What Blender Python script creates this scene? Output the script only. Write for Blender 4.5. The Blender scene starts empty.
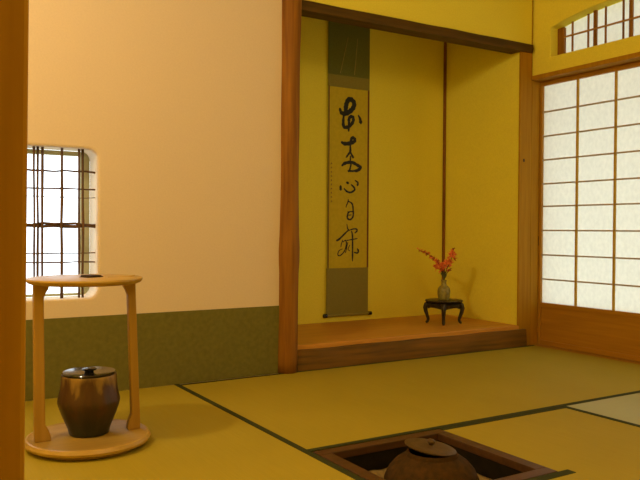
import bpy, bmesh, math, random
from mathutils import Vector, Matrix
random.seed(7)
C = bpy.context.scene.collection
PI = math.pi

# ------------------------------------------------------------------ materials
def nodes(name):
    m = bpy.data.materials.new(name); m.use_nodes = True
    nt = m.node_tree; b = nt.nodes['Principled BSDF']
    return m, nt, b

def ramp(nt, stops):
    r = nt.nodes.new('ShaderNodeValToRGB'); e = r.color_ramp.elements
    while len(e) < len(stops): e.new(0.5)
    for k, (p, c) in enumerate(stops):
        e[k].position = p; e[k].color = (*c, 1)
    return r

def coords(nt, scale=(1, 1, 1)):
    t = nt.nodes.new('ShaderNodeTexCoord'); mp = nt.nodes.new('ShaderNodeMapping')
    mp.inputs['Scale'].default_value = scale
    nt.links.new(t.outputs['Object'], mp.inputs['Vector'])
    return mp.outputs['Vector']

def noisy(name, a, b, scale=(20, 20, 20), rough=0.8, spec=0.2, bump=0.0, detail=4, lo=0.3, hi=0.7, **kw):
    m, nt, p = nodes(name)
    v = coords(nt, scale)
    n = nt.nodes.new('ShaderNodeTexNoise'); n.inputs['Scale'].default_value = 1; n.inputs['Detail'].default_value = detail
    nt.links.new(v, n.inputs['Vector'])
    r = ramp(nt, [(lo, a), (hi, b)]); nt.links.new(n.outputs['Fac'], r.inputs['Fac'])
    nt.links.new(r.outputs['Color'], p.inputs['Base Color'])
    p.inputs['Roughness'].default_value = rough; p.inputs['Specular IOR Level'].default_value = spec
    if bump:
        bp = nt.nodes.new('ShaderNodeBump'); bp.inputs['Strength'].default_value = bump; bp.inputs['Distance'].default_value = 0.002
        nt.links.new(n.outputs['Fac'], bp.inputs['Height']); nt.links.new(bp.outputs['Normal'], p.inputs['Normal'])
    for k, val in kw.items(): p.inputs[k].default_value = val
    return m

def wood(name, a, b, axis=2, rough=0.55, spec=0.3, fine=60, bump=0.15):
    sc = [fine, fine, fine]; sc[axis] = fine / 18
    return noisy(name, a, b, tuple(sc), rough, spec, bump, 5)

def tatami(name, a, b, rush_axis, rough, spec, aniso_rot=0.0):
    m, nt, p = nodes(name)
    sc = [260, 260, 1]; sc[rush_axis] = 6
    v = coords(nt, tuple(sc))
    n = nt.nodes.new('ShaderNodeTexNoise'); n.inputs['Scale'].default_value = 1; n.inputs['Detail'].default_value = 3
    nt.links.new(v, n.inputs['Vector'])
    big = nt.nodes.new('ShaderNodeTexNoise'); big.inputs['Scale'].default_value = 3
    nt.links.new(coords(nt), big.inputs['Vector'])
    mx = nt.nodes.new('ShaderNodeMath'); mx.operation = 'ADD'
    h = nt.nodes.new('ShaderNodeMath'); h.operation = 'MULTIPLY'; h.inputs[1].default_value = 0.5
    nt.links.new(n.outputs['Fac'], mx.inputs[0]); nt.links.new(big.outputs['Fac'], mx.inputs[1])
    nt.links.new(mx.outputs[0], h.inputs[0])
    r = ramp(nt, [(0.32, a), (0.68, b)]); nt.links.new(h.outputs[0], r.inputs['Fac'])
    nt.links.new(r.outputs['Color'], p.inputs['Base Color'])
    p.inputs['Roughness'].default_value = rough; p.inputs['Specular IOR Level'].default_value = spec
    bp = nt.nodes.new('ShaderNodeBump'); bp.inputs['Strength'].default_value = 0.25; bp.inputs['Distance'].default_value = 0.001
    nt.links.new(n.outputs['Fac'], bp.inputs['Height']); nt.links.new(bp.outputs['Normal'], p.inputs['Normal'])
    return m

def flat(name, c, rough=0.6, spec=0.3, **kw):
    return noisy(name, tuple(x*0.88 for x in c), c, (30, 30, 30), rough, spec, **kw)

def paper_sheet(name, c, trans=0.6):
    m, nt, p = nodes(name)
    nt.nodes.remove(p)
    out = nt.nodes['Material Output']
    v = coords(nt, (60, 60, 45))
    n = nt.nodes.new('ShaderNodeTexNoise'); n.inputs['Scale'].default_value = 1; n.inputs['Detail'].default_value = 5
    nt.links.new(v, n.inputs['Vector'])
    r = ramp(nt, [(0.3, tuple(x*0.9 for x in c)), (0.7, c)]); nt.links.new(n.outputs['Fac'], r.inputs['Fac'])
    d = nt.nodes.new('ShaderNodeBsdfDiffuse'); t = nt.nodes.new('ShaderNodeBsdfTranslucent'); mix = nt.nodes.new('ShaderNodeMixShader')
    nt.links.new(r.outputs['Color'], d.inputs['Color']); nt.links.new(r.outputs['Color'], t.inputs['Color'])
    mix.inputs[0].default_value = trans
    nt.links.new(d.outputs[0], mix.inputs[1]); nt.links.new(t.outputs[0], mix.inputs[2])
    nt.links.new(mix.outputs[0], out.inputs['Surface'])
    return m

M = {}
M['plaster_pale'] = noisy('pale_beige_plaster', (.71, .60, .445), (.75, .63, .465), (160, 160, 160), .9, .1, .25)
M['plaster_ochre'] = noisy('yellow_ochre_plaster', (.80, .715, .075), (.87, .78, .085), (160, 160, 160), .9, .1, .25)
M['band_paper'] = noisy('olive_green_paper', (.145, .137, .030), (.178, .165, .036), (60, 60, 60), .85, .1)
M['pillar_wood'] = wood('red_brown_log', (.17, .065, .006), (.33, .145, .012), 2, .6, .2, 45)
M['post_wood'] = wood('orange_brown_post', (.36, .18, .008), (.45, .235, .012), 2, .65, .1, 60)
M['dark_beam_x'] = wood('dark_brown_beam', (.085, .050, .007), (.25, .115, .011), 0, .55, .3, 50)
M['door_wood_v'] = wood('door_wood_upright', (.38, .19, .015), (.47, .24, .02), 2, .5, .3, 70)
M['door_wood_y'] = wood('door_wood_cross', (.36, .17, .010), (.45, .22, .015), 1, .5, .3, 70)
M['board_x'] = wood('alcove_board', (.52, .24, .03), (.62, .30, .04), 0, .45, .35, 40)
M['ceiling_wood'] = wood('ceiling_wood', (.40, .24, .09), (.50, .30, .12), 1, .6, .2, 40)
M['pale_wood'] = wood('pale_cypress', (.40, .25, .045), (.49, .32, .06), 0, .4, .4, 50)
M['pale_wood_v'] = wood('pale_cypress_upright', (.33, .19, .03), (.42, .25, .045), 2, .45, .35, 60)
M['rush_y'] = tatami('rush_mat_golden', (.35, .28, .020), (.40, .315, .026), 1, .75, .12)
M['rush_x'] = tatami('rush_mat_sheen', (.33, .31, .03), (.38, .36, .04), 0, .42, .3)  # greyer base colour carries the daylight sheen from the doors
M['heri'] = noisy('dark_green_cloth', (.035, .04, .010), (.05, .055, .014), (200, 200, 200), .85, .1)
M['hearth_wood'] = wood('hearth_frame_wood', (.058, .025, .006), (.095, .040, .009), 0, .5, .3, 60)
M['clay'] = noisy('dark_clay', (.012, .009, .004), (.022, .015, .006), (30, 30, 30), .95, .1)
M['ash'] = noisy('ash', (.22, .15, .05), (.32, .22, .07), (60, 60, 60), .95, .05, .4)
M['iron'] = noisy('cast_iron', (.040, .024, .005), (.078, .037, .007), (70, 70, 70), .8, .08, .5)
M['iron_lid'] = noisy('lid_metal', (.06, .035, .008), (.11, .06, .012), (70, 70, 70), .55, .3, .2)
M['paper_shoji'] = paper_sheet('shoji_paper', (.88, .86, .70), .6)
M['reed'] = wood('reed', (.06, .03, .015), (.16, .085, .035), 2, .6, .3, 80)
M['scroll_cloth'] = noisy('green_brown_cloth', (.13, .145, .035), (.175, .19, .045), (220, 220, 220), .8, .15)
M['scroll_cloth_b'] = noisy('brown_green_cloth', (.235, .205, .045), (.285, .25, .055), (220, 220, 220), .8, .15)
M['scroll_paper'] = noisy('aged_paper', (.53, .43, .03), (.60, .48, .035), (50, 50, 50), .85, .1)
M['scroll_edge'] = flat('red_brown_edge', (.16, .055, .015))
M['strip'] = flat('pale_strip', (.36, .30, .09))
M['ink'] = flat('black_ink', (.012, .014, .008), .5)
M['lacquer'] = flat('black_lacquer', (.014, .012, .008), .12, .6)
M['stand_dark'] = noisy('dark_wood_stand', (.02, .016, .007), (.04, .028, .010), (60, 60, 60), .4, .4)
M['celadon'] = noisy('grey_green_glaze', (.16, .14, .03), (.36, .30, .07), (70, 70, 70), .35, .5)
M['petal'] = noisy('orange_red_petal', (.72, .15, .03), (.95, .32, .10), (150, 150, 150), .7, .2)
M['bud'] = noisy('dark_red_bud', (.26, .05, .015), (.42, .09, .03), (150, 150, 150), .7, .2)
M['stem'] = flat('green_stem', (.08, .085, .02))
M['cloth_dark'] = flat('dark_cloth', (.05, .035, .03), .9)
M['black_hole'] = flat('dark_finger_pull', (.03, .02, .01), .5)

def jar_glaze():
    m, nt, p = nodes('brown_ash_glaze')
    t = nt.nodes.new('ShaderNodeTexCoord'); s = nt.nodes.new('ShaderNodeSeparateXYZ'); nt.links.new(t.outputs['Object'], s.inputs[0])
    n = nt.nodes.new('ShaderNodeTexNoise'); n.inputs['Scale'].default_value = 34; n.inputs['Detail'].default_value = 5
    mp = nt.nodes.new('ShaderNodeMapping'); mp.inputs['Scale'].default_value = (1, 1, .35)
    nt.links.new(t.outputs['Object'], mp.inputs[0]); nt.links.new(mp.outputs[0], n.inputs['Vector'])
    a = nt.nodes.new('ShaderNodeMath'); a.operation = 'MULTIPLY_ADD'; a.inputs[1].default_value = .17; 
    nt.links.new(n.outputs['Fac'], a.inputs[0]); nt.links.new(s.outputs['Z'], a.inputs[2])
    r = ramp(nt, [(.11, (.014, .016, .006)), (.150, (.034, .022, .007)), (.185, (.062, .024, .008)), (.222, (.075, .032, .010)), (.238, (.17, .10, .025)), (.262, (.30, .18, .04))])
    nt.links.new(a.outputs[0], r.inputs['Fac']); nt.links.new(r.outputs['Color'], p.inputs['Base Color'])
    p.inputs['Roughness'].default_value = .38; p.inputs['Specular IOR Level'].default_value = .5
    bp = nt.nodes.new('ShaderNodeBump'); bp.inputs['Strength'].default_value = .5; bp.inputs['Distance'].default_value = .004
    nt.links.new(n.outputs['Fac'], bp.inputs['Height']); nt.links.new(bp.outputs['Normal'], p.inputs['Normal'])
    return m
M['jar'] = jar_glaze()
M['gravel'] = noisy('bounce_gravel', (.70, .70, .66), (.80, .80, .76), (40, 40, 40), .95, .1)
M['shade_eave_wood'] = wood('shade_eave_wood', (.15, .09, .03), (.20, .12, .04), 1, .7, .1, 40)
M['grey_wood'] = noisy('reveal_shade_grey', (.42, .42, .26), (.50, .50, .32), (30, 30, 30), .8, .1)
M['faint_ink'] = flat('faint_ink', (.16, .10, .02))
M['muntin_bloom'] = noisy('muntin_bloom_grey', (.42, .34, .24), (.52, .43, .31), (40, 40, 40), .8, .1)  # horizontal bars greyed to imitate bloom from the backlit paper
M['muntin_gold'] = noisy('golden_wood', (.44, .27, .03), (.54, .34, .04), (40, 40, 40), .7, .1)
M['lintel'] = wood('dark_lintel_wood', (.055, .034, .006), (.13, .065, .009), 0, .6, .15, 50)


# ------------------------------------------------------------------ mesh helpers
def box(bm, x0, x1, y0, y1, z0, z1, bev=0.0):
    vs = [bm.verts.new((x, y, z)) for x in (x0, x1) for y in (y0, y1) for z in (z0, z1)]
    f = [(0, 1, 3, 2), (4, 6, 7, 5), (0, 4, 5, 1), (2, 3, 7, 6), (0, 2, 6, 4), (1, 5, 7, 3)]
    fs = [bm.faces.new([vs[i] for i in q]) for q in f]
    if bev:
        es = {e for q in fs for e in q.edges}
        bmesh.ops.bevel(bm, geom=list(es), offset=bev, segments=2, affect='EDGES', profile=0.5)
    return vs

def lathe(bm, prof, cx=0, cy=0, seg=48, mat=None):
    rings = []; new = []
    for r, z in prof:
        if r < 1e-6:
            v = bm.verts.new((cx, cy, z)); rings.append([v]); new.append(v)
        else:
            ring = [bm.verts.new((cx + r*math.cos(2*PI*k/seg), cy + r*math.sin(2*PI*k/seg), z)) for k in range(seg)]
            rings.append(ring); new += ring
    for a, b in zip(rings, rings[1:]):
        for k in range(seg):
            k2 = (k+1) % seg
            if len(a) == 1 and len(b) == 1: continue
            if len(a) == 1: bm.faces.new((a[0], b[k2], b[k]))
            elif len(b) == 1: bm.faces.new((a[k], a[k2], b[0]))
            else: bm.faces.new((a[k], a[k2], b[k2], b[k]))
    if mat:
        for v in new: v.co = mat @ v.co
    return new

def tube(bm, pts, rad, seg=8, flat_=1.0):
    """a closed tube through pts; rad is one number or one per point"""
    pts = [Vector(p) for p in pts]; n = len(pts)
    rads = rad if isinstance(rad, (list, tuple)) else [rad]*n
    rings = []; up = None
    for i, p in enumerate(pts):
        d = (pts[min(i+1, n-1)] - pts[max(i-1, 0)]).normalized()
        if up is None:
            up = Vector((0, 0, 1)) if abs(d.z) < 0.9 else Vector((1, 0, 0))
        s = d.cross(up).normalized(); up = s.cross(d).normalized()
        rings.append([bm.verts.new(p + (s*math.cos(2*PI*k/seg) + up*math.sin(2*PI*k/seg)*flat_)*rads[i]) for k in range(seg)])
    for a, b in zip(rings, rings[1:]):
        for k in range(seg):
            bm.faces.new((a[k], a[(k+1) % seg], b[(k+1) % seg], b[k]))
    bm.faces.new(rings[0][::-1]); bm.faces.new(rings[-1])

def prism(bm, pts, axis, a, b):
    """polygon pts (two coords) pushed along axis from a to b"""
    def P(p, t):
        q = list(p); q.insert(axis, t); return q
    lo = [bm.verts.new(P(p, a)) for p in pts]; hi = [bm.verts.new(P(p, b)) for p in pts]
    n = len(pts)
    bm.faces.new(lo[::-1]); bm.faces.new(hi)
    for k in range(n): bm.faces.new((lo[k], lo[(k+1) % n], hi[(k+1) % n], hi[k]))

def holed(bm, outer, holes, axis, a, b):
    """polygon with holes pushed along axis from a to b"""
    def P(p, t):
        q = list(p); q.insert(axis, t); return q
    edges = []
    for loop in [outer] + holes:
        vs = [bm.verts.new(P(p, a)) for p in loop]
        edges += [bm.edges.new((vs[k], vs[(k+1) % len(vs)])) for k in range(len(vs))]
    r = bmesh.ops.triangle_fill(bm, edges=edges, use_beauty=True, use_dissolve=False)
    fs = [g for g in r['geom'] if isinstance(g, bmesh.types.BMFace)]
    e = bmesh.ops.extrude_face_region(bm, geom=fs)
    dv = [0, 0, 0]; dv[axis] = b - a
    bmesh.ops.translate(bm, vec=dv, verts=[g for g in e['geom'] if isinstance(g, bmesh.types.BMVert)])

def obj(name, bm, mat, parent=None, smooth=False, bevel=0.0, label=None):
    bmesh.ops.recalc_face_normals(bm, faces=bm.faces[:])
    me = bpy.data.meshes.new(name); bm.to_mesh(me); bm.free()
    o = bpy.data.objects.new(name, me); C.objects.link(o)
    me.materials.append(mat)
    if smooth:
        for p in me.polygons: p.use_smooth = True
        if smooth != 'all': me.set_sharp_from_angle(angle=math.radians(40))
    if parent: o.parent = parent
    if bevel:
        md = o.modifiers.new('bevel', 'BEVEL'); md.width = bevel; md.segments = 2; md.limit_method = 'ANGLE'
    if label: o['label'] = label
    return o

def NB(): return bmesh.new()

def struct(name, bm, mat, label=None, parent=None, **kw):
    o = obj(name, bm, mat, parent, **kw)
    if not parent: o['kind'] = 'structure'
    if label: o['label'] = label
    return o

def tag(o, label, cat, group=None, kind=None):
    o['label'] = label; o['category'] = cat
    if group: o['group'] = group
    if kind: o['kind'] = kind
    return o

def thing(name, label, cat, loc, rotz=0, group=None):
    o = bpy.data.objects.new(name, None); C.objects.link(o); o.empty_display_size = 0.05
    o.location = loc; o.rotation_euler = (0, 0, rotz)
    return tag(o, label, cat, group)

def bx(*a, bev=0.0):
    bm = NB(); box(bm, *a, bev=bev); return bm

WORLD = 2.7
EXPOSURE = 0.0
LAMPS = [('side_lamp', ((-3.20, -.95, 1.67), 37, (1.0, .78, .49), .06)),
         ('room_lamp', ((-1.9, -2.15, 1.74), 24, (1.0, .78, .46), .20)),
         ('passage_fill', ((-3.3, -3.0, 1.75), 4, (1.0, .78, .40), .10))]  # passage light is an unseen fill added for the door post

# ------------------------------------------------------------------ room shell
RX = -.052                      # face of the right wall
LX = -2.865                     # left edge of the matted area
FY = -2.865                     # face of the wall behind the camera
TOP = 2.0
MAT = .955
HX0, HX1, HY0, HY1 = -1.908, -1.478, -1.390, -.958     # sunken hearth

bm = NB()
box(bm, -2.865, HX0, -2.96, .0, -.12, -.055); box(bm, HX1, .10, -2.96, .0, -.12, -.055); box(bm, -1.458, .10, .0, .12, -.12, -.055)
box(bm, HX0, HX1, HY1, .0, -.12, -.055); box(bm, HX0, HX1, -2.96, HY0, -.12, -.055)
struct('floor', bm, M['ceiling_wood'], 'wooden subfloor under the tatami mats')
struct('floor_boards', bx(-3.9, -2.866, -4.0, 0, -.12, -.0005), M['ceiling_wood'], 'boarded floor at far left')
bm = NB()
box(bm, -4.0, .10, -4.0, 0, TOP, TOP+.05)
for k in range(9):
    box(bm, -2.8 + k*.34, -2.77 + k*.34, FY, 0, TOP-.02, TOP)
struct('ceiling', bm, M['ceiling_wood'], 'boarded ceiling')

# back wall with the round-cornered reed window
def rrect(x0, x1, z0, z1, r, n=6):
    out = []
    for cx, cz, a0 in ((x1-r, z1-r, 0), (x0+r, z1-r, 90), (x0+r, z0+r, 180), (x1-r, z0+r, 270)):
        for k in range(n+1):
            a = math.radians(a0 + 90*k/n); out.append((cx + r*math.cos(a), cz + r*math.sin(a)))
    return out
WX0, WX1, WZ0, WZ1 = -2.70, -2.208, .334, .850
bm = NB()
holed(bm, [(-3.9, -.12), (-1.46, -.12), (-1.46, TOP), (-3.9, TOP)], [rrect(WX0, WX1, WZ0, WZ1, .034)], 1, 0, .12)
struct('wall_back', bm, M['plaster_pale'], 'pale beige plaster wall left of the alcove', bevel=.009)
struct('baseboard_back', bx(-3.9, -1.49, -.0025, 0, 0, .270), M['band_paper'], 'olive green paper band along the foot of the pale wall')

# left wall with the doorway the view looks through
struct('wall_left', bx(-4.0, -3.9, -4.0, .12, 0, TOP), M['plaster_ochre'], 'plaster wall at far left')
struct('wall_partition', bx(-3.9, -2.906, -1.965, -1.895, 0, TOP), M['plaster_ochre'], 'partition wall left of the door post')
bm = NB(); box(bm, -2.905, -2.7792, -1.985, -1.88, 0, 1.80, bev=.004)
for v in bm.verts: v.co.x += .009*(v.co.z-.57)
struct('trim_1', bm, M['post_wood'], 'brown wooden door post at the left edge of the view')
struct('wall_front', bx(-2.92, .10, FY-.1, FY, 0, TOP), M['plaster_ochre'], 'plaster wall behind the camera')
bm = NB()
box(bm, -3.9, -2.82, -4.0, -3.9, 0, TOP); box(bm, -2.92, -2.82, -3.9, FY-.1, 0, TOP)
struct('wall_passage', bm, M['plaster_ochre'], 'plaster walls behind the camera')

# right wall: plaster with the arched transom opening above the sliding doors
arch = [(-.105, 1.425), (-.105, 1.566), (-.20, 1.588), (-.32, 1.606), (-.45, 1.616), (-.62, 1.622), (-.80, 1.624),
        (-.98, 1.622), (-1.15, 1.616), (-1.28, 1.606), (-1.40, 1.588), (-1.495, 1.566), (-1.495, 1.425)]
bm = NB()
holed(bm, [(.09, 1.346), (-1.86, 1.346), (-1.86, -.02), (FY, -.02), (FY, TOP), (.09, TOP)], [arch], 0, RX, RX+.09)
struct('wall_right', bm, M['plaster_ochre'], 'yellow plaster wall over the sliding doors', bevel=.003)

# ------------------------------------------------------------------ alcove
AD = .568                       # back of the alcove
AF = .103                       # its floor
struct('wall_alcove_back', bx(-1.56, -.02, AD, AD+.08, 0, 1.95), M['plaster_ochre'], 'yellow plaster back wall of the alcove')
struct('wall_alcove_right', bx(-.1345, -.02, .012, AD, .10, 1.95), M['plaster_ochre'], 'yellow plaster side wall of the alcove by the doors')
struct('wall_alcove_left', bx(-1.56, -1.475, .12, AD, 0, 1.95), M['plaster_ochre'], 'left side wall of the alcove')
struct('ceiling_alcove', bx(-1.56, -.02, .07, AD, 1.90, 1.95), M['ceiling_wood'], 'alcove ceiling')
struct('wall_above_alcove', bx(-1.415, -.0665, 0, .07, 1.500, TOP), M['plaster_ochre'], 'yellow plaster wall above the alcove beam')
bm = NB(); box(bm, -1.475, -.1345, .001, AD, -.02, AF, bev=.003)
struct('floor_alcove', bm, M['board_x'], 'orange brown wooden floor board of the alcove')

def log(x0, x1, y0, y1, z0, z1, n=26, wob=.0022):
    """a beam along X whose face is slightly uneven"""
    bm = NB(); rings = []
    sec = [(0, 0), (.0, .5), (0, 1), (.5, 1), (1, 1), (1, .5), (1, 0), (.5, 0)]
    for k in range(n+1):
        x = x0 + (x1-x0)*k/n; ring = []
        for (a, b) in sec:
            c = .0 if (a in (0, 1) and b in (0, 1)) else .004
            yy = y0 + (y1-y0)*a + (-c if a == 0 else 0); zz = z0 + (z1-z0)*b
            if a == 0: yy += wob*math.sin(k*1.3 + b*3) ; 
            if b == 1: zz += wob*.6*math.sin(k*.9 + a*2)
            ring.append(bm.verts.new((x, yy, zz)))
        rings.append(ring)
    for p, q in zip(rings, rings[1:]):
        for k in range(8): bm.faces.new((p[k], p[(k+1) % 8], q[(k+1) % 8], q[k]))
    bm.faces.new(rings[0]); bm.faces.new(rings[-1][::-1])
    return bm
struct('trim_2', log(-1.412, -.100, -.014, .0005, -.054, .085), M['dark_beam_x'], 'dark uneven log sill along the front of the alcove', smooth=True)
struct('trim_3', log(-1.415, -.067, -.010, .072, 1.462, 1.501, wob=.0012), M['lintel'], 'dark brown beam across the top of the alcove', smooth=True)

# the natural log pillar
bm = NB(); rings = []; N = 40; S = 20
for k in range(N+1):
    z = TOP*k/N
    r = .0405 + .0025*(1-z/2) + .0015*math.sin(z*5.1) + .001*math.sin(z*13+1)
    cx = -1.4545 + .0100*z + .0022*math.sin(z*3.3+.6); cy = 0.004
    if .40 < z < .56: r += .003*math.sin((z-.40)/.16*PI)
    rings.append([bm.verts.new((cx + r*(1+.02*math.sin(3*a+z*2))*math.cos(a), cy + r*math.sin(a), z)) for a in [2*PI*j/S for j in range(S)]])
for a, b in zip(rings, rings[1:]):
    for k in range(S): bm.faces.new((a[k], a[(k+1) % S], b[(k+1) % S], b[k]))
bm.faces.new(rings[0][::-1]); bm.faces.new(rings[-1])
struct('trim_4', bm, M['pillar_wood'], 'red brown natural log pillar between pale wall and alcove', smooth='all')
bm = NB(); box(bm, -.140, -.058, .002, .0115, 0, 1.462, bev=.001); box(bm, -.1343, -.058, .0116, .089, 0, .099); box(bm, -.0725, -.058, .002, .0115, 1.462, TOP)
struct('trim_5', bm, M['post_wood'], 'orange brown corner post between alcove and sliding doors')
bm = NB(); tube(bm, [(-.1405, AD-.006, AF), (-.1405, AD-.006, 1.90)], .0085, 8)
struct('trim_6', bm, M['pillar_wood'], 'thin red brown corner strip in the back corner of the alcove')

peg = bpy.data.objects['trim_5']
obj('nail', bx(-.115, -.109, -.001, .004, .918, .932), M['black_hole'], peg)
# door surround
bm = NB(); box(bm, -.0575, -.004, .001, .019, -.05, 1.346); box(bm, -.0575, .08, .0195, .09, -.05, 1.346)
struct('trim_7', bm, M['post_wood'], 'door jamb beside the corner post')
bm = NB(); box(bm, -.0575, .075, -1.86, .0, 1.326, 1.3465, bev=.001); box(bm, -.068, -.0575, -1.86, -.001, 1.326, 1.347, bev=.002)
struct('trim_8', bm, M['post_wood'], 'wooden head rail over the sliding doors')
bm = NB(); box(bm, -.052, .075, -1.86, .0, -.055, -.001)
struct('trim_9', bm, M['post_wood'], 'wooden threshold under the sliding doors')

# outside, beyond the paper doors
struct('shade_eave', bx(.12, 1.70, -4.0, 1.2, 1.64, 1.70), M['shade_eave_wood'], 'added unseen eave shading the top of the sliding doors')  # out of view, added to darken the upper door paper
struct('ground', bx(-5.0, 8.0, -8.0, 8.0, -.50, -.45), M['gravel'], 'unseen gravel ground outside, made pale to bounce light onto the doors')  # out of view, kept bright to lift the lower door paper

# ------------------------------------------------------------------ sliding paper doors
def shoji(name, y1, y0, x, n_cols, stile, label, pull):
    """y1 = edge nearer the alcove"""
    d = bpy.data.objects.new(name, None); C.objects.link(d); d.location = (x, y1, 0)
    d['kind'] = 'structure'; d['label'] = label
    W = y1 - y0; T = .028; h0, h1 = .001, 1.325
    for a in (0, -W + stile):
        obj('stile', bx(0, T, a - stile, a, h0, h1), M['door_wood_v'], d)
    obj('rail', bx(0.001, T, -W+stile, -stile, 1.303, h1), M['door_wood_y'], d)
    obj('rail', bx(0.001, T, -W+stile, -stile, .190, .213), M['door_wood_y'], d)
    obj('rail', bx(0.001, T, -W+stile, -stile, h0, .024), M['door_wood_y'], d)
    obj('panel', bx(.007, .020, -W+stile, -stile, .024, .190), M['door_wood_y'], d)
    span = W - 2*stile
    for k in range(1, n_cols):
        yy = -stile - span*k/n_cols
        obj('muntin', bx(.003, .013, yy-.0046, yy+.0046, .213, 1.303), M['muntin_gold'], d)
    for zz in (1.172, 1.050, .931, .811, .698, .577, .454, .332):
        obj('muntin', bx(.005, .012, -W+stile, -stile, zz-.0036, zz+.0036), M['muntin_bloom'], d)
    bm = NB()
    vs = [bm.verts.new(p) for p in ((.0135, -W+stile, .213), (.0135, -stile, .213), (.0135, -stile, 1.303), (.0135, -W+stile, 1.303))]
    bm.faces.new(vs); obj('paper', bm, M['paper_shoji'], d)
    if pull: obj('finger_pull', bx(-.0012, .004, -.0175, -.0075, .500, .548, bev=.001), M['black_hole'], d)
    return d
shoji('door_1', .019, -.887, .001, 4, .031, 'sliding paper door nearer the alcove, white paper over wooden grid', True)
shoji('door_2', -.86, -1.80, .034, 4, .034, 'sliding paper door further from the alcove', False)

# ------------------------------------------------------------------ arched transom window with bamboo lattice
w2 = bpy.data.objects.new('window_2', None); C.objects.link(w2); w2.location = (0, 0, 0)
w2['kind'] = 'structure'; w2['label'] = 'low arched transom with wooden lattice and paper above the sliding doors'
def arch_top(y):
    for (a, za), (b, zb) in zip(arch[1:], arch[2:-1]):
        if b <= y <= a: return za + (zb-za)*(a-y)/(a-b)
    return 1.566
obj('frame_bar', bx(.000, .016, -.143, -.105, 1.426, 1.568), M['pillar_wood'], w2)
obj('frame_bar', bx(.000, .016, -1.496, -1.476, 1.426, 1.568), M['pillar_wood'], w2)
thin = [-.190, -.281, -.377, -.470, -.565, -.63, -.725, -.82, -.915, -1.01, -1.105, -1.20, -1.30, -1.40]
wide = [-.321, -.51, -.695, -.864, -1.056, -1.25, -1.44]
for y in thin:
    obj('lattice_bar', bx(.002, .010, y-.0032, y+.0032, 1.426, arch_top(y)-.001), M['pillar_wood'], w2)
for y in wide:
    obj('lattice_bar', bx(.000, .012, y-.0075, y+.0075, 1.426, arch_top(y)-.001), M['pillar_wood'], w2)
obj('cross_bar', bx(-.002, .006, -1.476, -.143, 1.516, 1.5235), M['door_wood_y'], w2)
bm = NB()
vs = [bm.verts.new((.018, y, z)) for y, z in arch]
bm.faces.new(vs); obj('paper', bm, M['paper_shoji'], w2)

# ------------------------------------------------------------------ reed lattice window
w1 = bpy.data.objects.new('window_1', None); C.objects.link(w1); w1.location = (0, 0, 0)
w1['kind'] = 'structure'; w1['label'] = 'round-cornered window with dark reed lattice, bright daylight behind'
def reed(pts, r, nm='reed_bar'):
    bm = NB(); tube(bm, pts, r, 8); obj(nm, bm, M['reed'], w1, smooth='all')
def wob_v(x, r, y=.030):
    reed([(x + random.uniform(-.0012, .0012), y, WZ0-.004 + (WZ1-WZ0+.008)*k/6) for k in range(7)], [r*random.uniform(.85, 1.15) for _ in range(7)])
def wob_h(z, r, y=.038, w=.0015):
    reed([(WX0-.004 + (WX1-WX0+.008)*k/14, y, z + random.uniform(-w, w)) for k in range(15)], [r*random.uniform(.8, 1.2) for _ in range(15)])
for x, r in ((-2.646, .0035), (-2.634, .003), (-2.560, .0035), (-2.500, .003), (-2.488, .0035), (-2.4130, .0040), (-2.4010, .0040), (-2.3860, .0044), (-2.3230, .0052), (-2.2640, .0042), (-2.2520, .0044)):
    wob_v(x, r)
wob_h(.772, .0036, w=.004); wob_h(.711, .0026); wob_h(.682, .0013); wob_h(.584, .0060, w=.003); wob_h(.587, .0040, w=.006, y=.034); wob_h(.489, .0020); wob_h(.458, .0026)
for a, b, c, d in ((WX1-.030, WX1+.002, WZ0, WZ1), (WX0-.002, WX0+.030, WZ0, WZ1), (WX0+.030, WX1-.030, WZ1-.016, WZ1), (WX0+.030, WX1-.030, WZ0, WZ0+.008)):
    obj('frame', bx(a, b, .121, .140, c, d), M['grey_wood'], w1, label='grey wooden outer frame, doubling as shade on the window reveal')  # added bars whose grey stands in for the shaded reveal

# ------------------------------------------------------------------ tatami mats
def mat_thing(x0, x1, y0, y1, m, strips, label, pts=None):
    cx, cy = (x0+x1)/2, (y0+y1)/2
    if pts is None: pts = [(x0, y0), (x1, y0), (x1, y1), (x0, y1)]
    bm = NB(); prism(bm, [(a-cx, b-cy) for a, b in pts], 2, 0, .0545)
    o = obj('tatami_mat', bm, m); o.location = (cx, cy, -.0545)
    tag(o, label, 'mat', 'tatami mats')
    for (a, b, c, d) in strips:
        s = obj('cloth_border', bx(a-cx, b-cx, c-cy, d-cy, .0525, .0557), M['heri'], o)
        s['label'] = 'dark green cloth border'
g = .0008; H = .020
mat_thing(-2*MAT+g, RX-.001, -MAT+g, -.016, M['rush_y'], [(-2*MAT+g, RX-.001, -MAT+g, -MAT+H), (-2*MAT+g, RX-.001, -.016-.012, -.016)],
          'golden straw mat lying lengthwise in front of the alcove sill')
mat_thing(LX+.001, -2*MAT-g, -2*MAT+g, -.004, M['rush_y'], [(-2*MAT-H, -2*MAT-g, -2*MAT+g, -.004), (LX+.001, LX+.012, -2*MAT+g, -.004)],
          'golden straw mat at left, under the round stand')
mat_thing(-MAT+g, RX-.001, FY+.001, -MAT-g, M['rush_x'], [(-MAT+g, -MAT+H, FY+.001, -MAT-g), (RX-H, RX-.001, FY+.001, -MAT-g)],
          'straw mat at right beside the sliding doors, daylight sheen put into its greyish colour')
e = .001
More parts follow.
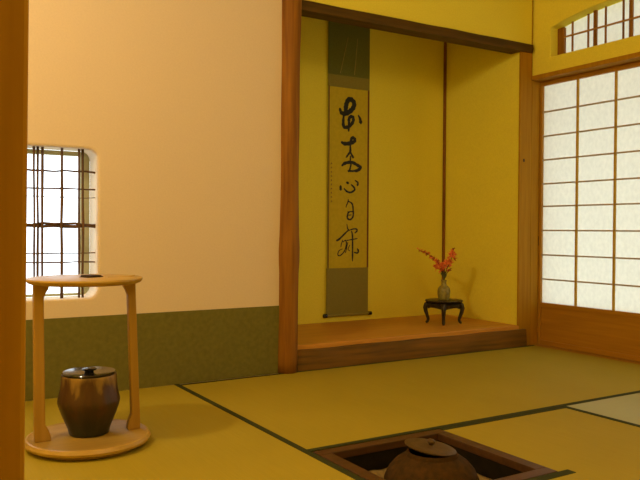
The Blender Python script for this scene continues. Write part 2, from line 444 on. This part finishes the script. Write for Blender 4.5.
mat_thing(-2*MAT+g, -MAT-g, -2*MAT+g, -MAT-g, M['rush_y'],
          [(HX1+e, -MAT-g, -MAT-H, -MAT-g), (-2*MAT+g, HX1+.030, HY0-.026, HY0-e)],
          'golden straw half mat cut out around the sunken hearth',
          [(-2*MAT+g, -2*MAT+g), (-MAT-g, -2*MAT+g), (-MAT-g, -MAT-g), (HX1+e, -MAT-g), (HX1+e, HY0-e), (-2*MAT+g, HY0-e)])
mat_thing(LX+.001, -MAT-g, FY+.001, -2*MAT-g, M['rush_y'], [(LX+.001, -MAT-g, -2*MAT-H, -2*MAT-g), (LX+.001, -MAT-g, FY+.001, FY+H)],
          'golden straw mat nearest the camera')

# ------------------------------------------------------------------ sunken hearth
hc = ((HX0+HX1)/2, (HY0+HY1)/2)
hf = thing('sunken_hearth', 'square dark brown wooden frame edging the sunken hearth', 'hearth frame', (hc[0], hc[1], -.018))
w = (HX1-HX0)/2 - .0015; h = (HY1-HY0)/2 - .0015; b = .036
for rect in ((-w, w, h-b, h), (-w, w, -h, -h+b), (-w, -w+b, -h+b, h-b), (w-b, w, -h+b, h-b)):
    bm = NB(); box(bm, *rect, 0, .0195, bev=.0015); obj('frame_bar', bm, M['hearth_wood'], hf)
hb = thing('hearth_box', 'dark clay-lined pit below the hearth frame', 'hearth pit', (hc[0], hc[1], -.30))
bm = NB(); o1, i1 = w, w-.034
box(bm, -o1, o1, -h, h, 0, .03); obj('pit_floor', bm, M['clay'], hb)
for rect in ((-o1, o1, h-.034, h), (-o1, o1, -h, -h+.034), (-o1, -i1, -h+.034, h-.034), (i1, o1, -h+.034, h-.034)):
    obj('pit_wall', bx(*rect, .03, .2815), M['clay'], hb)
# ash bed hollowed in the middle
bm = NB(); n = 34; L = i1-.0008; Lh = h-.0348; grid = []
KX, KY = -1.705, -1.192
def ash_z(x, y):
    d = math.hypot(x+hc[0]-KX, y+hc[1]-KY)
    return -.066 - .132*math.exp(-(d/.145)**6) + .002*math.sin(x*90)*math.cos(y*70)
for i in range(n+1):
    grid.append([bm.verts.new((-L+2*L*i/n, -Lh+2*Lh*j/n, ash_z(-L+2*L*i/n, -Lh+2*Lh*j/n)+.27)) for j in range(n+1)])
for i in range(n):
    for j in range(n): bm.faces.new((grid[i][j], grid[i+1][j], grid[i+1][j+1], grid[i][j+1]))
rim = [grid[i][0] for i in range(n+1)] + [grid[n][j] for j in range(1, n+1)] + [grid[i][n] for i in range(n-1, -1, -1)] + [grid[0][j] for j in range(n-1, 0, -1)]
low = [bm.verts.new((v.co.x, v.co.y, .0)) for v in rim]
for k in range(len(rim)): bm.faces.new((rim[k], low[k], low[(k+1) % len(rim)], rim[(k+1) % len(rim)]))
bm.faces.new(low)
ash = obj('ash', bm, M['ash'], smooth='all'); ash.location = (hc[0], hc[1], -.2699)
tag(ash, 'pale ash filling the sunken hearth around the kettle', 'ash', kind='stuff')
# trivet
tv = thing('trivet', 'iron ring trivet in the ash under the kettle', 'trivet', (KX, KY, -.197))
bm = NB(); tube(bm, [(.098*math.cos(2*PI*k/32), .098*math.sin(2*PI*k/32), .052) for k in range(33)], .004, 8); obj('ring', bm, M['iron'], tv, smooth='all')
for k in range(3):
    a = 2*PI*k/3 + .5
    bm = NB(); tube(bm, [(.098*math.cos(a), .098*math.sin(a), .052), (.102*math.cos(a), .102*math.sin(a), .02), (.098*math.cos(a), .098*math.sin(a), .012)], .0045, 8)
    obj('leg', bm, M['iron'], tv, smooth='all')
# kettle
kt = thing('iron_kettle', 'round brown iron kettle sitting in the sunken hearth, lid tilted', 'kettle', (KX, KY, -.172))
bm = NB()
lathe(bm, [(0, .0), (.05, .002), (.078, .012), (.094, .030), (.110, .058), (.1185, .088), (.120, .115), (.116, .140), (.106, .162), (.090, .180), (.074, .191), (.064, .196), (.0615, .204), (.0600, .206), (.0565, .205), (.0555, .190), (.07, .178), (.10, .150), (.108, .11), (.08, .04), (0, .02)], seg=64)
obj('body', bm, M['iron'], kt, smooth=True)
R_ = Vector((.852, -.523, 0))                              # the lid dips to this side
axis = Vector((0, 0, 1)).cross(R_)
tilt = Matrix.Translation((-.003, .002, .2145)) @ Matrix.Rotation(math.radians(9), 4, axis)
bm = NB(); lathe(bm, [(0, -.003), (.058, -.003), (.0635, -.0015), (.0645, .001), (.062, .0026), (.045, .0042), (.02, .0055), (0, .006)], seg=56, mat=tilt)
lid = obj('lid', bm, M['iron_lid'], kt, smooth=True)
bm = NB(); lathe(bm, [(0, .005), (.005, .0055), (.005, .008), (.009, .011), (.0098, .015), (.007, .019), (0, .020)], seg=24, mat=tilt)
obj('knob', bm, M['iron_lid'], lid, smooth='all')

# ------------------------------------------------------------------ round two-legged stand
SX, SY = -2.388, -.598
st = thing('round_stand', 'pale wooden two-legged stand with round top and round base', 'stand', (SX, SY, .0014), math.radians(0))
bm = NB(); lathe(bm, [(0, .0), (.140, .0), (.141, .007), (.153, .0075), (.160, .0115), (.162, .018), (.157, .026), (.152, .027), (.149, .0245), (0, .0245)], seg=72)
obj('base_board', bm, M['pale_wood'], st, smooth=True)
bm = NB(); lathe(bm, [(0, .429), (.134, .429), (.1435, .4325), (.148, .440), (.147, .4435), (.144, .4445), (0, .4435)], seg=72)
tb = obj('top_board', bm, M['pale_wood'], st, smooth=True); tb.location = (-.009, 0, 0)
LEAN = {-1: lambda z: -.003 - .004*z/.42, 1: lambda z: .007 - .015*z/.42}
for sx, nm in ((-1, 'left'), (1, 'right')):
    bm = NB()
    wt, wb = .0135, .0145
    pts = [(-wb, .0242), (wb, .0242), (wt, .4195), (-wt, .4195)]
    # flared bracket towards the inside at foot and head
    inn = -sx
    poly = [(-wb, .0242), (wb, .0242), (wb, .0242), (wt, .4195), (-wt, .4195)]
    if inn > 0:
        poly = [(-wb, .0242), (wb+.016, .0242), (wb+.015, .034), (wb+.009, .052), (wb, .068), (wt, .385), (wt+.006, .398), (wt+.013, .408), (wt+.015, .4195), (-wt, .4195)]
    else:
        poly = [(wb, .0242), (wt, .4195), (-wt-.015, .4195), (-wt-.013, .408), (-wt-.006, .398), (-wt, .385), (-wb, .068), (-wb-.009, .052), (-wb-.015, .034), (-wb-.016, .0242)]
    prism(bm, [(x*(.92 if sx < 0 else .80) + sx*.121 + LEAN[sx](z), z*1.0242 if z > .1 else z) for x, z in poly], 1, -.010, .010)
    obj('leg', bm, M['pale_wood_v'], st, bevel=.0025)
# dark folded cloth on the top
bm = NB()
for k, (dx, dz, wd) in enumerate(((0, 0, .025), (.002, .0022, .022), (-.001, .0044, .018))):
    box(bm, -wd+dx, wd+dx, -.020+dx, .020, dz, dz+.0024, bev=.0009)
o = obj('folded_cloth', bm, M['cloth_dark']); o.location = (SX+.012, SY+.02, .4438); o.rotation_euler = (0, 0, .4)
tag(o, 'small dark folded cloth lying on the round stand top', 'cloth')
bm = NB(); tube(bm, [(0, 0, .0035), (.03, -.004, .0035), (.055, -.008, .004), (.07, -.010, .007)], [.0022, .0022, .0028, .0036], 8, .5)
o = obj('tea_scoop', bm, M['pale_wood'], smooth='all'); o.location = (SX+.048, SY-.01, .4418)
tag(o, 'slim pale bamboo scoop beside the dark cloth on the stand', 'scoop')

# water jar
jr = thing('water_jar', 'brown glazed ceramic water jar with black lid on the round stand', 'jar', (SX+.005, SY+.014, .0262)); jr.scale = (1.035, 1.035, 1.0)
bm = NB(); S = 72
prof = [(0, 0), (.046, 0), (.050, .003), (.053, .016), (.061, .036), (.070, .058), (.0765, .078), (.0782, .086), (.0775, .094), (.0735, .112), (.0705, .130), (.0690, .148), (.0692, .157), (.0680, .160), (.0650, .159), (.0640, .150), (.066, .10), (.045, .02), (0, .012)]
vs = lathe(bm, prof, seg=S)
for v in vs:                                       # soft facets of a hand-shaped body
    a = math.atan2(v.co.y, v.co.x); r = math.hypot(v.co.x, v.co.y)
    k = math.exp(-((v.co.z-.07)/.05)**2); f_ = 1 + .012*k*math.cos(9*a)
    v.co.x *= f_; v.co.y *= f_
obj('body', bm, M['jar'], jr, smooth=True)
bm = NB(); lathe(bm, [(0, .1590), (.064, .1590), (.0665, .1612), (.0672, .1645), (.0655, .1668), (.050, .1655), (.03, .1645), (0, .1645)], seg=64)
ld = obj('lid', bm, M['lacquer'], jr, smooth=True, label='glossy black lacquer lid')
bm = NB(); lathe(bm, [(0, .164), (.011, .1645), (.012, .168), (.0175, .1705), (.0185, .1735), (.015, .176), (0, .177)], seg=32)
obj('knob', bm, M['lacquer'], ld, smooth=True)

# ------------------------------------------------------------------ hanging scroll
SYF = .560
sc = thing('hanging_scroll', 'long hanging scroll with black brush calligraphy in the alcove', 'scroll', (-.79, SYF, .125))
ox, oz = -.79, .125
def sb(x0, x1, z0, z1, y0=-.0012, y1=.0012): return bx(x0-ox, x1-ox, y0, y1, z0-oz, z1-oz)
XL0, XL1 = -.914, -.659
obj('lower_mount', sb(XL0-.003, XL1-.001, .136, .378), M['scroll_cloth_b'], sc)
obj('side_mount', sb(XL0+.001, -.9075, .378, 1.303), M['scroll_cloth_b'], sc)
obj('side_mount', sb(-.677+.007, XL1, .378, 1.303), M['scroll_edge'], sc)
obj('edge_line', sb(-.9075, -.904, .378, 1.303, -.0014, .0012), M['scroll_edge'], sc)
obj('writing_paper', sb(-.904, -.670, .378, 1.300, -.0014, .0012), M['scroll_paper'], sc, label='aged tan paper')
obj('middle_mount', sb(XL0, XL1, 1.300, 1.362), M['scroll_cloth_b'], sc)
obj('upper_mount', sb(XL0, XL1, 1.362, 1.735), M['scroll_cloth'], sc)
for (xa, xb) in ((-.796, -.842), (-.737, -.755)):
    bm = NB(); ya, yb = -.004, -.010
    pts = [(xa-.0016, 1.560), (xa+.0016, 1.560), (xb+.0016, 1.372), (xb-.0016, 1.372)]
    prism(bm, [(x-ox, z-oz) for x, z in pts], 1, -.0030, -.0014)
    obj('hanging_strip', bm, M['strip'], sc, label='narrow pale hanging strip')
bm = NB(); tube(bm, [(XL0-.002-ox, -.002, .012), (XL1+.002-ox, -.002, .012)], .0075, 14); rod = obj('roller', bm, M['scroll_cloth_b'], sc, smooth=True)
for xk in (XL0-.010, XL1+.010):
    bm = NB(); tube(bm, [(xk-.009-ox, -.002, .012), (xk+.009-ox, -.002, .012)], .0098, 16); obj('roller_knob', bm, M['lacquer'], rod, smooth=True)
bm = NB(); tube(bm, [(XL0-ox, 0, 1.735-oz), (XL1-ox, 0, 1.735-oz)], .005, 10); obj('top_rod', bm, M['stand_dark'], sc, smooth=True)
bm = NB(); tube(bm, [(-.88-ox, 0, 1.738-oz), (-.79-ox, 0, 1.80-oz), (-.70-ox, 0, 1.738-oz)], .0018, 6); obj('cord', bm, M['strip'], sc)
bm = NB(); tube(bm, [(-.79, AD, 1.802), (-.79, SYF-.006, 1.804), (-.79, SYF-.008, 1.815)], .0025, 8)
o = obj('scroll_hook', bm, M['iron']); tag(o, 'small metal hook holding the hanging scroll', 'hook')

BRUSH = [((0.0141,0.0148),[(-0.843,1.189),(-0.833,1.171),(-0.809,1.169),(-0.78,1.184),(-0.76,1.206),(-0.756,1.227),(-0.77,1.242),(-0.79,1.242),(-0.802,1.223),(-0.807,1.202),(-0.809,1.182),(-0.821,1.162)]),
((0.0104,0.0096),[(-0.819,1.163),(-0.822,1.132),(-0.82,1.104),(-0.803,1.099),(-0.779,1.111),(-0.762,1.133),(-0.762,1.153),(-0.777,1.156),(-0.787,1.143),(-0.787,1.119),(-0.789,1.082)]),
((0.0044,0.0126),[(-0.73,1.168),(-0.718,1.149),(-0.713,1.127)]),
((0.0153,0.0099),[(-0.831,1.021),(-0.811,1.015),(-0.775,1.02),(-0.752,1.032),(-0.752,1.044),(-0.767,1.048),(-0.776,1.028),(-0.778,0.998)]),
((0.0099,0.0063),[(-0.778,1.003),(-0.778,0.978),(-0.793,0.958),(-0.804,0.945)]),
((0.0072,0.0099),[(-0.778,0.976),(-0.763,0.952),(-0.757,0.947)]),
((0.0063,0.0063),[(-0.776,0.954),(-0.778,0.922)]),
((0.0117,0.0117),[(-0.828,0.902),(-0.81,0.915),(-0.769,0.922),(-0.733,0.909),(-0.713,0.898),(-0.732,0.882),(-0.756,0.878)]),
((0.0072,0.0063),[(-0.772,0.915),(-0.78,0.885),(-0.789,0.872)]),
((0.0072,0.0072),[(-0.792,0.877),(-0.756,0.877)]),
((0.0099,0.0117),[(-0.836,0.799),(-0.835,0.777)]),
((0.0090,0.0099),[(-0.8,0.818),(-0.787,0.813)]),
((0.0054,0.0099),[(-0.747,0.83),(-0.729,0.818),(-0.733,0.803)]),
((0.0072,0.0081),[(-0.815,0.786),(-0.797,0.771),(-0.773,0.767),(-0.75,0.78),(-0.753,0.793),(-0.771,0.807)]),
((0.0063,0.0036),[(-0.788,0.73),(-0.791,0.715),(-0.8,0.698),(-0.802,0.688)]),
((0.0072,0.0072),[(-0.785,0.72),(-0.764,0.708),(-0.758,0.679),(-0.758,0.644),(-0.775,0.627),(-0.793,0.634),(-0.79,0.658),(-0.779,0.666)]),
((0.0045,0.0045),[(-0.793,0.666),(-0.761,0.669)]),
((0.0040,0.0040),[(-0.79,0.649),(-0.768,0.651)]),
((0.0042,0.0084),[(-0.796,0.604),(-0.792,0.583),(-0.783,0.57)]),
((0.0112,0.0056),[(-0.859,0.519),(-0.841,0.527),(-0.798,0.563),(-0.786,0.57)]),
((0.0056,0.0084),[(-0.786,0.57),(-0.758,0.578),(-0.736,0.578),(-0.733,0.568),(-0.746,0.558)]),
((0.0065,0.0047),[(-0.82,0.511),(-0.804,0.519),(-0.798,0.501),(-0.81,0.465),(-0.834,0.443),(-0.85,0.445),(-0.844,0.466),(-0.822,0.476)]),
((0.0047,0.0047),[(-0.821,0.522),(-0.829,0.501),(-0.832,0.486)]),
((0.0075,0.0084),[(-0.767,0.568),(-0.761,0.542),(-0.76,0.47),(-0.76,0.413)]),
((0.0051,0.0051),[(-0.798,0.519),(-0.73,0.529)]),
((0.0047,0.0047),[(-0.789,0.511),(-0.798,0.475),(-0.804,0.455)]),
((0.0042,0.0042),[(-0.776,0.496),(-0.788,0.475),(-0.776,0.465)]),
((0.0065,0.0103),[(-0.751,0.458),(-0.73,0.454),(-0.723,0.464),(-0.73,0.475)])]
NOTE = [((0.0028,0.0020),[(-0.897,0.911),(-0.887,0.908)]),
((0.0028,0.0020),[(-0.891,0.915),(-0.896,0.902)]),
((0.0028,0.0020),[(-0.897,0.89),(-0.887,0.887)]),
((0.0028,0.0020),[(-0.891,0.894),(-0.896,0.881)]),
((0.0028,0.0020),[(-0.897,0.869),(-0.887,0.865)]),
((0.0028,0.0020),[(-0.891,0.872),(-0.895,0.86)]),
((0.0028,0.0020),[(-0.897,0.848),(-0.887,0.844)]),
((0.0028,0.0020),[(-0.891,0.851),(-0.895,0.839)]),
((0.0028,0.0020),[(-0.896,0.827),(-0.887,0.823)]),
((0.0028,0.0020),[(-0.89,0.83),(-0.895,0.817)]),
((0.0028,0.0020),[(-0.896,0.805),(-0.887,0.802)]),
((0.0028,0.0020),[(-0.89,0.809),(-0.895,0.796)]),
((0.0028,0.0020),[(-0.896,0.784),(-0.886,0.78)]),
((0.0028,0.0020),[(-0.89,0.787),(-0.895,0.775)]),
((0.0028,0.0020),[(-0.896,0.763),(-0.886,0.759)]),
((0.0028,0.0020),[(-0.89,0.766),(-0.895,0.754)]),
((0.0028,0.0020),[(-0.896,0.742),(-0.886,0.738)]),
((0.0028,0.0020),[(-0.89,0.745),(-0.895,0.733)]),
((0.0028,0.0020),[(-0.896,0.72),(-0.886,0.717)]),
((0.0028,0.0020),[(-0.89,0.724),(-0.894,0.711)])]

def ribbon(bm, pts, w0, w1, y):
    """a brush stroke: smooth curve through pts with changing width"""
    P = [Vector((a, b)) for a, b in pts]
    if len(P) == 2: P.insert(1, (P[0]+P[1])/2)
    q = []
    for i in range(len(P)-1):
        p0, p1, p2, p3 = P[max(i-1, 0)], P[i], P[i+1], P[min(i+2, len(P)-1)]
        for s in range(5):
            t = s/5
            q.append(.5*((2*p1) + (p2-p0)*t + (2*p0-5*p1+4*p2-p3)*t*t + (3*p1-p0-3*p2+p3)*t**3))
    q.append(P[-1]); n = len(q)
    def W(i):
        t = i/(n-1); ww = w0 + (w1-w0)*t
        return ww/2*min(1, .55 + 3*min(t, 1-t))*(1 + .12*math.sin(i*1.7))
    L, R = [], []
    for i in range(n):
        d = (q[min(i+1, n-1)] - q[max(i-1, 0)]).normalized(); nn = Vector((-d.y, d.x))*W(i)
        L.append(q[i]+nn); R.append(q[i]-nn)
    for i in range(n-1):
        y2 = y - .00001*i
        fs = [(L[i].x-ox, y2, L[i].y-oz), (R[i].x-ox, y2, R[i].y-oz), (R[i+1].x-ox, y2-.00001, R[i+1].y-oz), (L[i+1].x-ox, y2-.00001, L[i+1].y-oz)]
        lo = [bm.verts.new(f) for f in fs]
        hi = [bm.verts.new((f[0], f[1]-.0004, f[2])) for f in fs]
        bm.faces.new(hi)
        for k in range(4): bm.faces.new((lo[k], lo[(k+1) % 4], hi[(k+1) % 4], hi[k]))
    for c, wi in ((q[0], W(0)), (q[-1], W(n-1))):
        ring = [(c.x + wi*math.cos(2*PI*k/10) - ox, y-.0005-.00001*n, c.y + wi*math.sin(2*PI*k/10) - oz) for k in range(10)]
        bm.faces.new([bm.verts.new(r) for r in ring])
groups = [BRUSH[:3], BRUSH[3:10], BRUSH[10:14], BRUSH[14:18], BRUSH[18:]]
for gset, gk in zip(groups, (1.8, 1.45, 1.35, 1.3, 1.12)):
    bm = NB()
    for (w0, w1), pts in gset: ribbon(bm, pts, w0*gk, w1*gk, -.0016)
    obj('written_character', bm, M['ink'], sc)
bm = NB()
for (w0, w1), pts in NOTE: ribbon(bm, pts, w0, w1, -.0016)
obj('signature', bm, M['faint_ink'], sc, label='small faint column of writing at the left edge')

# ------------------------------------------------------------------ flower stand, vase, flowers
FX, FYY = -.410, .248
A0 = math.atan2(-(.75), -(.66))                     # towards the camera
fs_ = thing('flower_stand', 'small dark lacquered stand with curved legs in the alcove', 'stand', (FX, FYY, AF)); fs_.scale = (1.12, 1.12, 1.0)
bm = NB()
lathe(bm, [(0, .108), (.066, .108), (.083, .112), (.0855, .116), (.0835, .1195), (.078, .1205), (0, .1185)], seg=56)
obj('top', bm, M['stand_dark'], fs_, smooth=True)
bm = NB(); prof = []
seg = 64; ro, ri = .072, .064; rings = []
for k in range(seg):
    a = 2*PI*k/seg; lowz = .074 + .010*abs(math.sin(2*(a-A0)))
    rings.append([bm.verts.new((r*math.cos(a), r*math.sin(a), z)) for r, z in ((ro, lowz), (ro+.004, .098), (ro-.004, .1085), (ri, .1085), (ri, lowz))])
for k in range(seg):
    a, b_ = rings[k], rings[(k+1) % seg]
    for j in range(5): bm.faces.new((a[j], a[(j+1) % 5], b_[(j+1) % 5], b_[j]))
obj('apron', bm, M['stand_dark'], fs_, smooth=True)
for k in range(4):
    a = A0 + k*PI/2; c_, s_ = math.cos(a), math.sin(a)
    path = [(.066, .108), (.078, .096), (.083, .080), (.080, .060), (.073, .038), (.069, .020), (.073, .008), (.080, .004)]
    bm = NB(); tube(bm, [(r*c_, r*s_, z) for r, z in path], [.010, .0115, .0105, .009, .0075, .0070, .0068, .0050], 10)
    obj('leg', bm, M['stand_dark'], fs_, smooth='all')

VZ = AF + .1188
va = thing('flower_vase', 'small grey-green ceramic vase on the dark stand in the alcove', 'vase', (FX, FYY, VZ))
bm = NB()
lathe(bm, [(0, 0), (.024, 0), (.026, .003), (.0295, .014), (.0318, .030), (.0322, .046), (.0300, .058), (.0235, .068), (.0150, .074), (.0125, .080), (.0122, .092), (.0150, .101), (.0138, .1018), (.0105, .094), (.0095, .078), (.02, .05), (0, .01)], seg=48)
obj('body', bm, M['celadon'], va, smooth=True)

fl = thing('flower_arrangement', 'spray of orange red blossoms standing in the small alcove vase', 'flowers', (FX, FYY, VZ+.03))
VR = Vector((.757, -.654, 0)); UP = Vector((0, 0, 1)); FW = Vector((.654, .757, 0))
def FP(u, z, d=0): return VR*u + UP*z + FW*d        # u: across the spray, z: above its foot, d: depth
def stem(pts, r):
    bm = NB(); tube(bm, [FP(*p) for p in pts], r, 6); obj('stem', bm, M['stem'], fl, smooth='all')
stem([(0, .0), (-.002, .08), (-.010, .125), (-.034, .165), (-.070, .196), (-.104, .214), (-.132, .222)], [.0022, .0022, .002, .0016, .0012, .0009, .0006])
stem([(.001, .0), (.002, .08), (.012, .125), (.026, .155), (.040, .190), (.046, .235)], [.0022, .0022, .002, .0016, .0012, .0006])
stem([(0, .0), (.0, .08), (.0, .115), (-.018, .130), (-.040, .136)], [.002, .002, .0016, .0012, .0008])
def blossom(p, s, m, nm='blossom'):
    bm = NB(); c = FP(*p); n = 6
    e = Matrix.Rotation(random.uniform(0, 6), 3, 'Z') @ Matrix.Rotation(random.uniform(.3, 1.4), 3, 'X') @ Matrix.Rotation(random.uniform(0, 6), 3, 'Z')
    for k in range(n):
        a = 2*PI*k/n + random.uniform(-.2, .2); l = s*random.uniform(.8, 1.15)
        d = Vector((math.cos(a), math.sin(a), 0)); t = Vector((-math.sin(a), math.cos(a), 0)); z = Vector((0, 0, 1))
        q = [Vector((0, 0, 0)), d*l*.5 + t*l*.26 + z*l*.22, d*l + z*l*.42, d*l*.5 - t*l*.26 + z*l*.22]
        top = [bm.verts.new(c + e @ v) for v in q]; bot = [bm.verts.new(c + e @ (v - z*l*.06)) for v in q]
        bm.faces.new(top); bm.faces.new(bot[::-1])
        for j in range(4): bm.faces.new((top[j], bot[j], bot[(j+1) % 4], top[(j+1) % 4]))
    obj(nm, bm, m, fl)
SPRAY = [(-.010, .125), (-.034, .165), (-.070, .196), (-.104, .214), (-.132, .222)]
def along(t):
    t = t*(len(SPRAY)-1); k = min(int(t), len(SPRAY)-2); f_ = t-k
    return [SPRAY[k][j]*(1-f_) + SPRAY[k+1][j]*f_ for j in (0, 1)]
for i in range(26):                                   # along the left spray, smaller reddish buds
    t = i/25; u, z = along(t)
    blossom((u + random.uniform(-.004, .004), z + random.uniform(-.008, .006), random.uniform(-.010, .010)), .0165*(1-.55*t), M['petal' if i % 3 else 'bud'], 'bud')
for (u, z) in ((-.044, .134), (-.036, .128), (-.040, .140), (-.028, .132), (-.020, .126), (-.012, .138), (-.006, .150), (.004, .144), (.000, .130), (.010, .136), (.012, .122), (.006, .160), (.016, .152),
               (.022, .164), (.026, .148), (.020, .176), (.030, .172), (.034, .186), (.028, .196), (.040, .192), (.044, .204), (.038, .210), (.046, .182), (.050, .196), (.036, .158), (.044, .216), (-.018, .148), (.018, .140), (-.014, .118)):
    blossom((u, z, random.uniform(-.016, .016)), .0185, M['petal'])
for (u, z) in ((.026, .118), (.030, .124), (-.004, .112), (.050, .176), (.022, .112), (.046, .226)):
    blossom((u, z, .006), .013, M['bud'], 'bud')
for (u, z, du) in ((-.003, .098, -.020), (.004, .092, .014), (.0, .100, .006), (.002, .104, -.009), (-.002, .086, .006), (.004, .100, .020), (-.002, .106, -.014)):
    bm = NB(); p0 = FP(0, z-.020); p1 = FP(du*.6, z+.002, .003); p2 = FP(du, z+.014, .004)
    tube(bm, [p0, p1, p2], [.0025, .0070, .0008], 6, .3); obj('leaf', bm, M['stem'], fl)

# ------------------------------------------------------------------ daylight, lamp, camera
wd = bpy.data.worlds.new('daylight'); bpy.context.scene.world = wd; wd.use_nodes = True
bg = wd.node_tree.nodes['Background']; bg.inputs['Color'].default_value = (.86, .95, 1.0, 1); bg.inputs['Strength'].default_value = WORLD
def lamp(name, loc, power, col, rad):
    l = bpy.data.lights.new(name, 'POINT'); l.energy = power; l.color = col; l.shadow_soft_size = rad
    o = bpy.data.objects.new(name, l); C.objects.link(o); o.location = loc; return o
for n_, a_ in LAMPS: lamp(n_, *a_)

cam = bpy.data.cameras.new('camera'); co = bpy.data.objects.new('camera', cam); C.objects.link(co)
F_, YAW, PITCH, ROLL = 731.15, .55049, -.01539, .00601
cam.sensor_width = 36; cam.lens = F_/640*36; cam.clip_start = .01
f = Vector((math.sin(YAW)*math.cos(PITCH), math.cos(YAW)*math.cos(PITCH), math.sin(PITCH)))
r = Vector((math.cos(YAW), -math.sin(YAW), 0)); u = r.cross(f)
r2 = r*math.cos(ROLL) + u*math.sin(ROLL); u2 = -r*math.sin(ROLL) + u*math.cos(ROLL)
m4 = Matrix.Identity(4)
for i in range(3): m4[i][0] = r2[i]; m4[i][1] = u2[i]; m4[i][2] = -f[i]; m4[i][3] = (-2.8804, -2.5746, .5786)[i]
co.matrix_world = m4
s = bpy.context.scene; s.camera = co
s.view_settings.view_transform = 'Standard'; s.view_settings.look = 'None'; s.view_settings.gamma = 1; s.view_settings.exposure = EXPOSURE
s.view_settings.use_curve_mapping = False
s.cycles.use_denoising = True
s.cycles.max_bounces = 10; s.cycles.diffuse_bounces = 7; s.cycles.transmission_bounces = 6
s.cycles.sample_clamp_indirect = 8
